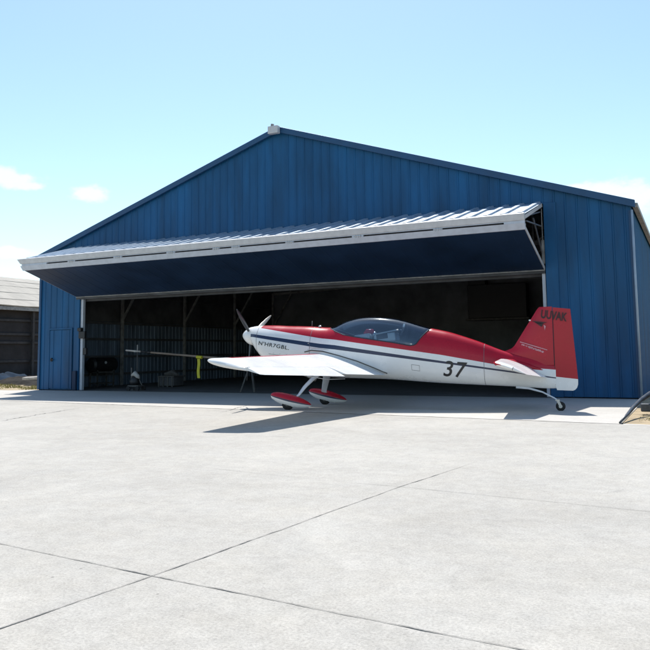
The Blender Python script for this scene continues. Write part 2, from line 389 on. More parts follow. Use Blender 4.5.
# fascia: white lip, slotted face, lower lip
slots = [(-6.87,-6.0),(-5.72,-4.21),(-3.91,-2.29),(-2.01,-.74),(-.52,-.13),(.12,1.52),(1.75,3.4),(3.7,5.48),(5.7,7.13)]
mb = MB(); mb.hexa([(XL-.05, FY-.10, ZT-.13), (XR, FY-.10, ZT-.13), (XR, FY, ZT-.13), (XL-.05, FY, ZT-.13)],
                   [(XL-.16, FY-.14, ZT+.018), (XR, FY-.14, ZT+.018), (XR, FY-.01, ZT+.062), (XL-.16, FY-.01, ZT+.062)])
fa = mb.build('upper_edge', M['white_mtl'], D, bevel=.008)
mb = MB()
zs0, zs1 = ZT-.19, ZT-.15
mb.box((XL, FY-.085, zs1), (XR, FY-.0, ZT-.132))
prev = XL
for a, b in slots: mb.box((prev, FY-.085, zs0), (a, FY, zs1-.001)); prev = b
mb.box((prev, FY-.085, zs0), (XR, FY, zs1-.001))
mb.hexa([(XL-.02, FY-.02, ZB-.03), (XR, FY-.02, ZB-.03), (XR, FY+.05, ZB-.03), (XL-.02, FY+.05, ZB-.03)],
        [(XL-.06, FY-.09, zs0-.001), (XR, FY-.09, zs0-.001), (XR, FY+.05, zs0-.001), (XL-.06, FY+.05, zs0-.001)])
mb.build('slotted_edge', M['white_lip'], D)
mb = MB(); mb.box((XL+.02, FY-.03, zs0+.001), (XR-.02, FY-.02, zs1-.002)); mb.build('slot_backing', M['slot'], D)
for a, b in zip(slots, slots[1:]):
    mb = MB(); x = (a[1]+b[0])/2
    for dx in (-.06, .0, .06): mb.box((x+dx-.012, FY-.096, zs0-.02), (x+dx+.012, FY-.086, zs1+.01))
    mb.tube([(x-.1, FY-.09, (zs0+zs1)/2), (x+.1, FY-.09, (zs0+zs1)/2)], .014, 8)
    mb.build('hinge', M['alu'], D)
# lower panel
ly0, lz0, ly1, lz1 = FY+.03, ZB-.03, -.03, 3.14
mb = MB()
br = ribs(XL+.02, XR-.02, period=.40, rib=.03, slope=.02, depth=.004)
L2 = Vector((ly1-ly0, lz1-lz0)).normalized(); nn2 = Vector((-L2.y, L2.x)); nn2 = nn2 if nn2.y < 0 else -nn2
for (u, p), (v, q2) in zip(br, br[1:]):
    P = lambda x, yy, zz, o: (x, yy+nn2.x*o, zz+nn2.y*o)
    mb.quad(P(u, ly0, lz0, p), P(v, ly0, lz0, q2), P(v, ly1, lz1, q2), P(u, ly1, lz1, p))
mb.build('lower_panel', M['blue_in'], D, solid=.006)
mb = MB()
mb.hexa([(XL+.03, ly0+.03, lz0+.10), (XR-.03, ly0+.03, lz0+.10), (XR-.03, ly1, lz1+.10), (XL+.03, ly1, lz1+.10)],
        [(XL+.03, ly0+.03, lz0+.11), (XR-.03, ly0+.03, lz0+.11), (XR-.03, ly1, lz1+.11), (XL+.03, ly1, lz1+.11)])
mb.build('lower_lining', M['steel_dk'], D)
for x in (XL+.02, XR-.02):
    mb = MB(); mb.bar((x, ly0, lz0+.045), (x, ly1, lz1+.045), .035, .085); mb.build('panel_end', M['white_mtl'], D)
mb = MB(); mb.box((XL, -.06, 3.06), (XR, .06, 3.12)); mb.build('bottom_rail', M['in_dark'], D)
mb = MB(); mb.box((XL, -.075, 3.125), (XR, -.055, 3.15)); mb.build('rail_edge', M['steel_gr'], D)
for x in (XR-.06, XL+.06):
    mb = MB(); mb.bar((x, -.1, 4.6), (x, -1.5, 4.30), .03); mb.bar((x, -.05, 4.25), (x, -1.9, 4.10), .03); mb.bar((x, -.05, 3.6), (x, -1.0, 4.3), .03)
    mb.build('fold_arm', M['alu'], D)
mb = MB(); mb.box((JR-.08, -.02, 3.3), (JR-.01, .04, 3.9)); mb.tube([(JR-.05, -.02, 3.9), (JR-.05, -.02, 4.7)], .012, 8); mb.build('lift_cable', M['steel_gr'], D)

# ------------------------------------------------------------------ things inside the hangar
o = empty('wall_tank', (-9.2, 2.45, .82))
tag(o, 'black horizontal tank on a low frame against the left hangar wall', 'tank')
mb = MB(); mb.tube([(.15, -.62, 0), (.15, -.55, 0), (.15, .55, 0), (.15, .62, 0)], [.2, .27, .27, .2], 20); mb.build('tank_shell', M['tank'], o, smooth=True, angle=40)
mb = MB(); mb.box((-.05, -.45, -.82), (.0, -.40, -.2)); mb.box((-.05, .40, -.82), (.0, .45, -.2)); mb.box((.30, -.45, -.82), (.35, -.40, -.2)); mb.box((.30, .40, -.82), (.35, .45, -.2)); mb.box((-.05, -.45, -.30), (.35, .45, -.25)); mb.box((-.05, -.45, -.7), (.35, .45, -.66))
mb.build('stand', M['steel_dk'], o)
mb = MB(); mb.tube([(.42, -.12, .08), (.45, -.12, .08)], .05, 12); mb.build('gauge', M['white_mtl'], o)

o = empty('machine_cart', (-5.72, .42, 0))
tag(o, 'small wheeled shop cart with a pale cloth, beside the left opening post', 'cart')
mb = MB(); mb.box((-.2, -.16, .14), (.24, .16, .18)); mb.bar((-.17, 0, .18), (-.17, 0, .75), .035); mb.bar((.18, .1, .18), (.05, .0, .50), .03); mb.build('chassis', M['steel_dk'], o)
for x in (-.17, .2):
    for y in (-.16, .16):
        mb = MB(); mb.tube([(x, y-.02, .08), (x, y+.02, .08)], .08, 14); mb.build('wheel', M['rubber'], o, smooth=True, angle=40)
mb = MB(); mb.tube([(-.02, 0, .18), (-.05, 0, .3), (-.0, 0, .42), (.0, 0, .5)], [.15, .17, .13, .03], 10); mb.build('engine_block', M['tank'], o, smooth=True)
mb = MB(); mb.tube([(-.12, -.05, .5), (.02, -.06, .56), (.14, -.05, .46), (.2, -.05, .40)], [.04, .09, .07, .02], 8); mb.build('cloth', M['plank'], o, smooth=True)

o = empty('pole_stand', (-5.86, .66, 0))
tag(o, 'thin upright stand under the far end of the long pole', 'stand')
mb = MB(); mb.bar((0, 0, .03), (0, 0, 1.26), .035); mb.build('mast', M['in_dark'], o)
mb = MB(); mb.box((-.22, -.03, 0), (.22, .03, .03)); mb.box((-.03, -.22, 0), (.03, .22, .029)); mb.build('foot', M['steel_dk'], o)
mb = MB(); mb.box((-.12, -.05, 1.26), (.12, .05, 1.285)); mb.bar((.0, .0, 1.285), (.0, -.0, 1.5), .03); mb.build('cradle', M['steel_gr'], o)
o = empty('pole_stand', (-1.35, .52, 0)); tag(o, 'low trestle under the long pole, behind the wing', 'stand')
mb = MB(); mb.bar((-.25, -.2, 0), (0, 0, .90), .04); mb.bar((.25, -.2, 0), (0, 0, .90), .04); mb.bar((0, .25, 0), (0, 0, .90), .04); mb.build('tripod', M['steel_dk'], o)
mb = MB(); mb.box((-.08, -.06, .90), (.08, .06, .925)); mb.build('cradle', M['steel_dk'], o)
o = empty('long_pole', (-6.35, .66, 1.325)); tag(o, 'long thin brown pole lying level behind the near wingtip', 'pole')
d = Vector((5.6, -.13, -.43))
mb = MB(); mb.tube([Vector((0, 0, 0)), d*.115], [.030, .030], 10); mb.build('pole_tip', M['plank'], o, smooth=True)
mb = MB(); mb.tube([d*.115, d*.165], [.026, .026], 10); mb.tube([d*.165, d*.19], [.045, .045], 10); mb.build('pole_collar', M['tank'], o, smooth=True)
mb = MB(); mb.tube([d*.19, d*.6, d], [.032, .036, .036], 10); mb.build('pole_shaft', M['pole'], o, smooth=True)
# yellow strap hanging from pole
px, py_, pz = -3.24, .52, 1.07
o = empty('strap', (px, py_, pz)); tag(o, 'bright yellow strap looped over the long pole next to the wingtip', 'strap')
mb = MB(); mb.tube([(-.10, -.01, .009), (.10, -.01, -.007)], .050, 14); mb.build('loop', M['yellow'], o, smooth=True, angle=40)
mb = MB()
for i in range(8):
    za, zb = -.05-.075*i, -.05-.075*(i+1); wa, wb = math.sin(i*.9)*.012, math.sin((i+1)*.9)*.012
    mb.hexa([(-.045+wb, -.07, zb), (.055+wb, -.07, zb), (.055+wb, -.052, zb), (-.045+wb, -.052, zb)], [(-.045+wa, -.07, za), (.055+wa, -.07, za), (.055+wa, -.052, za), (-.045+wa, -.052, za)])
mb.build('hanging_end', M['yellow'], o)

o = empty('storage_crate', (-6.35, 3.1, 0)); tag(o, 'dark slatted crate on the floor by the lit wall sheeting', 'crate')
mb = MB(); mb.box((-.34, -.3, .04), (.34, .3, .36)); mb.build('box_body', M['in_dark'], o, bevel=.02)
mb = MB(); mb.box((-.37, -.33, .363), (.37, .33, .40)); mb.tube([(-.3, 0, .44), (.0, .1, .5), (.3, 0, .43)], [.06, .12, .05], 8); mb.build('lid', M['steel_dk'], o)
for i in range(4):
    mb = MB(); mb.box((-.35+.2*i, -.325, .0), (-.29+.2*i, -.305, .36)); mb.build('slat', M['steel_dk'], o)

o = empty('loft_cabinet', (2.65, 15.55, 2.45)); tag(o, 'black rectangular cabinet mounted high on the back wall', 'cabinet')
mb = MB(); mb.box((-1.25, -.4, .2), (1.45, .3, 1.75)); mb.build('cabinet_body', M['tank'], o, bevel=.02)
mb = MB(); mb.box((-1.25, -.25, 1.753), (-.45, .3, 2.6)); mb.tube([(-.9, -.3, 2.3), (-.6, -.3, 2.28)], .05, 8); mb.build('cabinet_top', M['tank'], o)
mb = MB(); mb.box((-1.35, -.45, .1), (1.55, .3, .19)); mb.build('shelf', M['steel_dk'], o)

# ------------------------------------------------------------------ aeroplane
ax = Vector((-.99522, -.0977, 0))
P = empty('aerobatic_aeroplane', (8.464, -3.967, 0), math.atan2(ax.y, ax.x))
tag(P, 'small red and white propeller aeroplane with a navy stripe parked before the hangar', 'aeroplane')
TOP = [(6.52,1.775),(6.36,1.79),(6.0,1.785),(5.67,1.765),(5.2,1.745),(4.72,1.71),(4.55,1.74),(4.38,1.815),(4.2,1.87),(4.04,1.90),(3.85,1.912),(3.55,1.90),(3.27,1.862),(3.05,1.81),(2.84,1.745),(2.57,1.66),(2.35,1.61),(2.12,1.555),(1.8,1.45),(1.52,1.35),(1.13,1.19),(.9,1.11),(.6,1.04),(.3,.97),(.08,.92)]
BOT = [(6.52,1.36),(6.42,1.22),(6.25,1.04),(6.05,.91),(5.7,.80),(5.2,.70),(4.6,.64),(4.0,.62),(3.4,.60),(2.35,.53),(1.15,.475),(.6,.45),(.3,.43),(.08,.43)]
WID = [(6.52,.24),(6.36,.33),(6.1,.38),(5.6,.41),(5.0,.42),(4.4,.42),(3.4,.40),(2.8,.365),(2.2,.31),(1.5,.23),(.9,.155),(.5,.105),(.25,.07),(.08,.05)]
SLO = [(6.52,1.535),(6.44,1.535),(4.82,1.27),(4.48,1.235),(2.26,.935),(.2,.635),(.0,.61)]
STO = [(6.52,1.605),(6.44,1.60),(4.82,1.36),(4.48,1.325),(2.26,.98),(.2,.66),(0,.63)]
RED = [(6.52,1.765),(6.16,1.71),(4.82,1.475),(4.48,1.44),(2.26,1.10),(1.15,.89),(.7,.84),(.2,.80),(0,.78)]
SIL = [(4.70,1.705),(4.52,1.62),(4.28,1.53),(3.8,1.45),(3.17,1.35),(2.86,1.29),(2.76,1.31),(2.66,1.45),(2.50,1.64)]
XC0, XC1 = 2.50, 4.70
def halfw(X, z):
    t, b, w = smooth_tab(TOP, X), smooth_tab(BOT, X), smooth_tab(WID, X)
    cz = b+(t-b)*.46; k = (z-cz)/((t-cz) if z > cz else (cz-b)); k = max(-1, min(1, k))
    p = 2.1 if z > cz else 2.7
    return w*max(0, 1-abs(k)**p)**(1/2.2)
xs = []
x = 6.52
while x > .09: xs.append(x); x -= .06
xs += [.08, XC0, XC1, 2.56, 2.62, 2.68, 2.74, 2.80, 2.86]; xs = sorted(set(round(k, 3) for k in xs), reverse=True)
xs = [k for i, k in enumerate(xs) if i == 0 or xs[i-1]-k > .008]
body = MB(); can = MB(); frame_pts = {1: [], -1: []}
def levels(X):
    t, b = smooth_tab(TOP, X), smooth_tab(BOT, X)
    sl, st, rd = lerp(SLO, X), lerp(STO, X), lerp(RED, X)
    si = lerp(SIL, X) if XC0 < X < XC1 else t
    sl = min(sl, t-.05); st = min(st, t-.035); rd = min(rd, t-.015); si = min(max(si, rd+.005), t)
    L = [(b+(sl-b)*k) for k in (0, .015, .05, .11, .2, .35, .55, .78)] + [sl, st, (st+rd)/2, rd]
    L += [rd+(si-rd)*(1-math.cos(k*math.pi/16))/1 if False else rd+(si-rd)*math.sin(k*math.pi/14) for k in range(1, 7)] + [si]
    n0 = len(L)-1
    L += [si+(t-si)*math.sin(k*math.pi/20) for k in range(1, 11)]
    return L, n0
rows = []
for X in xs:
    L, n0 = levels(X); rows.append((X, L, [halfw(X, z) for z in L], X))
nL = len(rows[0][1])
for (X, L, Y, _), (X2, L2, Y2, _) in zip(rows, rows[1:]):
    canopy = (XC0-.001 <= X2 and X <= XC1+.001)
    for i in range(nL-1):
        if i < 8: m = 0
        elif i == 8: m = 1
        elif i < 11: m = 0
        else: m = 2 if X <= 6.33 else 0
        tgt = can if (canopy and i >= n0) else body
        for s in (1, -1):
            q = [(X, s*Y[i], L[i]), (X2, s*Y2[i], L2[i]), (X2, s*Y2[i+1], L2[i+1]), (X, s*Y[i+1], L[i+1])]
            if s < 0: q = q[::-1]
            tgt.quad(*q, m=m if tgt is body else 0)
for k in (0, -1):
    X, L, Y, _ = rows[k]
    pts = [(X, Y[i], L[i]) for i in range(nL)] + [(X, -Y[i], L[i]) for i in range(nL-2, 0, -1)]
    body.quad(*pts, m=0)
fus = body.build('fuselage', [M['white'], M['navy'], M['red']], P, smooth=True, merge=True, angle=50)
cano = can.build('canopy', M['glass'], P, smooth=True, merge=True)
# canopy frame rim
for s in (1, -1):
    mb = MB(); pts = []
    for X in [4.66, 4.5, 4.3, 4.05, 3.8, 3.5, 3.2, 3.0, 2.88, 2.80, 2.75, 2.70, 2.64, 2.58, 2.52]:
        z = lerp(SIL, X); pts.append((X, s*(halfw(X, z)+.002), z))
    mb.tube(pts, .011, 8); mb.build('canopy_frame', M['cockpit'], cano, smooth=True)
mb = MB(); mb.box((2.83, .33, 1.305), (2.87, .352, 1.335)); mb.build('latch', M['alu'], cano)
# cockpit
mb = MB(); prev = None
for X in [4.62, 4.4, 4.0, 3.6, 3.2, 2.9, 2.72]:
    z = lerp(SIL, X)-.05; y = halfw(X, z)-.012
    if prev: mb.quad((prev[0], prev[1], prev[2]), (X, y, z), (X, -y, z), (prev[0], -prev[1], prev[2]))
    prev = (X, y, z)
mb.build('cockpit_deck', M['cockpit'], P)
def rbox(name, c, s, m, par, rot=0, bev=.02):
    mb = MB(); mb.box((-s[0]/2, -s[1]/2, -s[2]/2), (s[0]/2, s[1]/2, s[2]/2))
    ob = mb.build(name, m, par, bevel=bev); ob.location = c; ob.rotation_euler = (0, rot, 0); return ob
seat = rbox('seat', (3.42, .14, 1.46), (.46, .34, .18), M['white'], P, .12, .03)
rbox('seat_cushion', (3.47, .32, 1.49), (.24, .02, .10), M['black'], seat.parent, .12, .008)
rbox('seat_rim', (3.40, .15, 1.575), (.56, .30, .03), M['white'], P, .17, .01)
rbox('instrument_hood', (3.92, .10, 1.48), (.38, .44, .13), M['white'], P, .12, .05)
mb = MB(); mb.tube([(3.92, .1, 1.56), (3.86, .1, 1.60), (3.74, .1, 1.60), (3.70, .1, 1.575)], [.03, .055, .055, .03], 12); mb.build('head_pad', M['red'], P, smooth=True)
mb = MB(); mb.tube([(3.74, .1, 1.42), (3.72, .1, 1.52), (3.66, .1, 1.57)], .045, 10); mb.build('harness', M['alu'], P, smooth=True)
mb = MB(); mb.box((3.25, -.3, 1.40), (3.29, .3, 1.5)); mb.build('cross_tube', M['alu'], P)
# cowl seams, air vents, little antenna
for X in (6.335, 5.05, 1.42):
    mb = MB(); prev = None
    L, _ = levels(X)
    for z in L:
        y = halfw(X, z)+.0015
        if prev:
            for s in (1, -1): mb.quad((X-.004, s*prev[0], prev[1]), (X+.004, s*prev[0], prev[1]), (X+.004, s*y, z), (X-.004, s*y, z))
        prev = (y, z)
    mb.build('panel_seam', M['seam'], P)
for xa, xb, zz_ in ((6.02, 5.05, 1.16), (5.05, 4.6, 1.28)):
    mb = MB(); prev = None; X = xa
    while X >= xb-1e-6:
        z = zz_-(xa-X)*.12; y = halfw(X, z)+.0015
        if prev: mb.quad((prev[0], prev[1], prev[2]-.0035), (prev[0], prev[1], prev[2]+.0035), (X, y, z+.0035), (X, y, z-.0035))
        prev = (X, y, z); X -= .0485
    mb.build('panel_seam', M['seam'], P)
for X, z in [(5.08, 1.5-.13*k) for k in range(5)]+[(5.9-.16*k, 1.175-.019*k) for k in range(5)]:
    y = halfw(X, z); mb = MB(); mb.tube([(X, y-.004, z), (X, y+.003, z)], .010, 8); mb.build('fastener', M['alu'], P)
for X, z, w_, h_ in ((2.85, .80, .16, .11), (5.55, 1.0, .15, .11)):
    mb = MB()
    for (xa, za, xb, zb) in ((X, z, X-w_, z-w_*.12), (X-w_, z-w_*.12, X-w_, z+h_-w_*.12), (X-w_, z+h_-w_*.12, X, z+h_), (X, z+h_, X, z)):
        mb.bar((xa, halfw(xa, za)+.001, za), (xb, halfw(xb, zb)+.001, zb), .004, .006)
    mb.build('inspection_hatch', M['seam'], P)
mb = MB(); mb.tube([(5.15, 0, 1.73), (5.14, 0, 1.86)], [.008, .004], 8); mb.build('antenna', M['steel_gr'], P, smooth=True)
mb = MB(); mb.tube([(4.95, .08, 1.725), (4.9, .08, 1.745)], [.03, .02], 10); mb.build('fuel_cap', M['alu'], P, smooth=True)
mb = MB(); mb.tube([(5.3, .3, .74), (5.15, .3, .70), (4.95, .32, .60)], [.035, .04, .04], 12); mb.build('exhaust', M['steel_gr'], P, smooth=True)

# spinner and propeller (shaft tilted with the nose)
tilt = math.atan(.15)
hub = Vector((6.60, 0, 1.565)); fw = Vector((math.cos(tilt*.4), 0, -math.sin(tilt*.4)*-1)); fw = Vector((math.cos(.08), 0, math.sin(.08)))
mb = MB()
prof = [(-.07,.205),(-.02,.205),(.03,.195),(.08,.172),(.13,.138),(.18,.092),(.215,.05),(.235,.012)]
mb.tube([hub+fw*d for d, r in prof], [r for d, r in prof], 28); mb.build('spinner', M['white'], P, smooth=True, angle=50)
mb = MB(); mb.tube([hub-fw*.085, hub-fw*.072], [.21, .21], 28); mb.build('spinner_plate', M['blade_dk'], P, smooth=True, angle=50)
up = Vector((-math.sin(.08), 0, math.cos(.08))); sd = Vector((0, 1, 0))
for ang, mk, Rr in ((55, 'blade_dk', .98), (-63, 'blade_lt', 1.1), (176, 'blade_dk', 1.0)):
    d = up*math.cos(R(ang))+sd*math.sin(R(ang)); c = d.cross(fw)
    mb = MB(); st = [(.1,.035,.9,.035),(.2,.05,.8,.03),(.35,.075,.6,.022),(.55,.085,.45,.016),(.75,.075,.33,.011),(.9,.055,.27,.008),(.97,.035,.25,.006),(1,.012,.24,.003)]
    n = 14; base = 0
    for k, (t, w, tw, th) in enumerate(st):
        cc = c*math.cos(tw)+fw*math.sin(tw); nn_ = fw*math.cos(tw)-c*math.sin(tw)
        for j in range(n):
            a = 2*math.pi*j/n; mb.v.append(tuple(hub+fw*.02+d*t*Rr+cc*w*.55*math.cos(a)+nn_*th*math.sin(a)))
        if k:
            for j in range(n):
                j2 = (j+1) % n; mb.f.append(((k-1)*n+j, (k-1)*n+j2, k*n+j2, k*n+j)); mb.m.append(0)
    mb.f.append(tuple(range((len(st)-1)*n, len(st)*n))); mb.m.append(0)
    bo = mb.build('propeller_blade', M[mk], P, smooth=True, merge=True)

# wings --------------------------------------------------------------
def foil(n=14):
    pts = []
    for i in range(n+1):
        x = (1-math.cos(math.pi*i/n))/2
        t = 5*(.2969*math.sqrt(x)-.126*x-.3516*x*x+.2843*x**3-.1036*x**4); pts.append((x, t))
    return pts
def section(LE, TE, y, th, x0, x1, n=14, drop=0):
    """closed ring of points (upper surface then lower) between chord fractions x0..x1"""
    LE = Vector((LE[0], y, LE[1])); TE = Vector((TE[0], y, TE[1])); c = TE-LE; nrm = Vector((-c.z, 0, c.x)).normalized(); nrm = nrm if nrm.z > 0 else -nrm
    fr_ = [x0+(x1-x0)*((1-math.cos(math.pi*i/n))/2 if x0 == 0 else i/n) for i in range(n+1)]
    def tt(x): return 5*(.2969*math.sqrt(max(x,0))-.126*x-.3516*x*x+.2843*x**3-.1036*x**4)*th
    u = [LE+c*x+nrm*tt(x)-nrm*drop*(x-x0) for x in fr_]; l = [LE+c*x-nrm*tt(x)-nrm*drop*(x-x0) for x in fr_]
    return u[::-1]+l[1:] if x0 == 0 else u[::-1]+l
def surf(name, secs, x0, x1, mats, par, s=1, midx=None, n=14, drop=0):
    mb = MB(); rings = []
    for LE, TE, y, th in secs: rings.append([Vector((p.x, s*p.y, p.z)) for p in section(LE, TE, y, th, x0, x1, n, drop)])
    k = len(rings[0])
    for i, (a, b) in enumerate(zip(rings, rings[1:])):
        for j in range(k):
            j2 = (j+1) % k
            m = midx(j, k, i) if midx else 0
            mb.quad(a[j], b[j], b[j2], a[j2], m=m)
    mb.quad(*rings[0]); mb.quad(*rings[-1][::-1], m=midx(0, k, 99) if midx else 0)
    return mb.build(name, mats, par, smooth=True, merge=True, angle=35)
def wsec(y):
    t = (y-.34)/(4.5-.34)
    return ((5.12+.05*t, 1.09-.01*t), (3.40+.77*t, .70+.18*t), y, (.27*(1-t)+.125*t))
tip = [((5.165, 1.08), (4.17, .88), 4.5, .125), ((5.15, 1.075), (4.20, .885), 4.56, .11), ((5.09, 1.06), (4.30, .90), 4.60, .06), ((5.0, 1.04), (4.4, .92), 4.615, .02)]
def wing_m(j, k, i):
    h = k//2
    lead = -6 <= j-h <= 3                      # the red leading edge band
    return 1 if (lead and 0 <= i < 7) else 0
for s in (1, -1):
    ys = [.34, .8, 1.4, 1.98, 2.6, 3.2, 3.7, 4.1, 4.5]
    w = surf('wing', [wsec(y) for y in ys]+tip[1:], 0, .74, [M['white'], M['red']], P, s, wing_m, 18)
    surf('wing_root_trailing_edge', [wsec(y) for y in (.34, 1.0, 1.95)], .742, 1, [M['white']], P, s, None, 5)
    surf('aileron', [wsec(y) for y in (1.97, 2.8, 3.7, 4.47)]+[((5.14, 1.07), (4.22, .89), 4.55, .09)], .748, 1, [M['white']], P, s, None, 5, drop=.16)
    # dark strip painted in for the joint and its shadow at the wing root
    mb = MB(); prev = None
    for X, z in ((5.16, 1.19), (5.0, 1.225), (4.75, 1.20), (4.4, 1.11), (4.0, .99), (3.7, .87), (3.38, .73)):
        y = halfw(X, z)+.004
        if prev: mb.bar((prev[0], s*prev[1], prev[2]), (X, s*y, z), .012, .022)
        prev = (X, y, z)
    mb.build('wing_root_shadow_line', M['blade_dk'], P)

# landing gear
for s, wx in ((1, 5.38), (-1, 5.17)):
    mb = MB(); pts = [(4.92, s*.26, .70), (4.98, s*.42, .62), (5.08, s*.60, .47), (5.17, s*.74, .30), (wx-.08, s*.80, .20)]
    mb.tube(pts, [.085, .08, .07, .062, .055], 12, flat=.28, side=(0, 0, 1))
    leg = mb.build('landing_gear_leg', M['strut'], P, smooth=True)
    mb = MB(); mb.tube([(wx, s*.81-.055, .125), (wx, s*.81-.03, .125), (wx, s*.81+.03, .125), (wx, s*.81+.055, .125)], [.10, .125, .125, .10], 26)
    wh = mb.build('wheel', M['rubber'], P, smooth=True, angle=50)
    mb = MB(); mb.tube([(wx, s*.81-.06, .125), (wx, s*.81+.06, .125)], .045, 16); mb.build('hub', M['steel_dk'], wh, smooth=True, angle=50)
    # wheel fairing: teardrop, red above, white below
    mb = MB(); N1, N2 = 26, 24; nose = Vector((wx+.40, s*.81, .30)); tail = Vector((wx-.53, s*.81, .10))
    ring = []
    for i in range(N1+1):
        t = i/N1; r = (1.0*math.sqrt(max(0, t))*(1-t)**.62)/.62 if t < 1 else 0
        c = nose.lerp(tail, t); c.z += -.01*math.sin(math.pi*t)
        ring.append([(c.x, c.y+.12*r*math.cos(2*math.pi*(j+.5)/N2), c.z+.175*r*math.sin(2*math.pi*(j+.5)/N2)) for j in range(N2)])
    for i in range(N1):
        for j in range(N2):
            k2 = (j+1) % N2; zt = math.sin(2*math.pi*(j+1)/N2)
            m = 1 if zt > .05 else (2 if abs(zt) < .02 else 0)
            mb.quad(ring[i][j], ring[i][k2], ring[i+1][k2], ring[i+1][j], m=m)
    mb.build('wheel_fairing', [M['white'], M['red'], M['navy']], P, smooth=True, merge=True)
mb = MB(); mb.tube([(4.3, .30, .62), (4.6, .6, .62), (4.9, .9, .70)], .008, 8); mb.build('brake_line', M['strut'], P, smooth=True)

# tail
def plate(name, pts, t0, t1, mats, par, m=0, bev=.012, bands=None):
    """vertical plate in the X-Z plane, pts = outline; thickness t0 at the bottom to t1 at the top"""
    zs = [p[1] for p in pts]; z0_, z1_ = min(zs), max(zs)
    mb = MB(); th = lambda z: t0+(t1-t0)*(z-z0_)/(z1_-z0_)
    A = [(x, th(z)/2, z) for x, z in pts]; B = [(x, -th(z)/2, z) for x, z in pts]
    mb.hexa(A, B, m); return mb.build(name, mats, par, bevel=bev)
fin = [(1.22, 1.19), (1.05, 1.16), (.93, 1.185), (.84, 1.27), (.37, 1.99), (.31, 2.025), (.10, 1.99), (.10, .93), (.5, .98), (.9, 1.08)]
# fin as a streamlined body: rings from the root up
def vfoil(name, rows_, mats, midx=None, x0=0, x1=1):
    mb = MB(); rings = []
    n = 10
    for LE, TE, z, th in rows_:
        u = []
        for i in range(n+1):
            x = (1-math.cos(math.pi*i/n))/2 if x0 == 0 else x0+(x1-x0)*i/n
            if x0 == 0: x *= x1
            y = 5*(.2969*math.sqrt(x)-.126*x-.3516*x*x+.2843*x**3-.1036*x**4)*th
            u.append((x, y))
        ch = LE-TE
        rings.append([(LE-ch*x, y, z) for x, y in u[::-1]]+[(LE-ch*x, -y, z) for x, y in (u[1:] if x0 == 0 else u)])
    k = len(rings[0])
    for i, (a, b) in enumerate(zip(rings, rings[1:])):
        for j in range(k):
            j2 = (j+1) % k; mb.quad(a[j], a[j2], b[j2], b[j], m=midx(i) if midx else 0)
    mb.quad(*rings[0][::-1], m=midx(0) if midx else 0); mb.quad(*rings[-1], m=midx(len(rings)-2) if midx else 0)
    return mb.build(name, mats, P, smooth=True, merge=True, angle=40)
def fin_le(z): return lerp([(.9, 1.30), (1.10, 1.20), (1.15, 1.08), (1.19, .92), (1.26, .845), (1.6, .625), (1.98, .378), (2.03, .32)], z)
def rud_te(z): return lerp([(.40, -.22), (.43, -.28), (.50, -.315), (.65, -.32), (1.93, -.235)], z)
zz = [.88, 1.0, 1.08, 1.13, 1.17, 1.21, 1.26, 1.35, 1.5, 1.7, 1.9, 1.98, 2.01]
f = vfoil('fin', [(fin_le(z), rud_te(z), z, .10 if z < 1.9 else .07) for z in zz], [M['red']], x1=.01)if False else None
def blade_v(name, zs, le, te, thf, mats, midx, blunt_le):
    mb = MB(); rings = []
    for z in zs:
        a, b, th = le(z), te(z), thf(z); n = 8; up_ = []
        for i in range(n+1):
            t = i/n
            y = th/2*(math.sin(math.pi*min(1, t*1.0)/2)**.6 if blunt_le else 1-t*.9)
            up_.append((a+(b-a)*t, y))
        rings.append([(x, y, z) for x, y in up_]+[(x, -y, z) for x, y in up_[::-1]])
    k = len(rings[0])
    for i, (A, B) in enumerate(zip(rings, rings[1:])):
        for j in range(k):
            j2 = (j+1) % k; mb.quad(A[j], A[j2], B[j2], B[j], m=midx(i))
    mb.quad(*rings[0][::-1], m=midx(0)); mb.quad(*rings[-1], m=midx(len(rings)-2))
    return mb.build(name, mats, P, smooth=True, merge=True, angle=40)
blade_v('fin', [.88, 1.0, 1.08, 1.13, 1.17, 1.21, 1.26, 1.35, 1.5, 1.7, 1.9, 1.97, 2.0, 2.01], fin_le, lambda z: .105, lambda z: .11-.03*(z-.9), [M['red']], lambda i: 0, True)
zr = [.40, .42, .46, .52, .58, .655, .656, .9, 1.2, 1.5, 1.8, 1.90, 1.945]
RT = lambda z: z
def rud_le(z): return .09 if z > .47 else .09-(.47-z)*.3
rud = blade_v('rudder', zr, rud_le, rud_te, lambda z: .085-.015*(z-.4), [M['white'], M['red']], lambda i: 0 if i < 6 else 1, False)
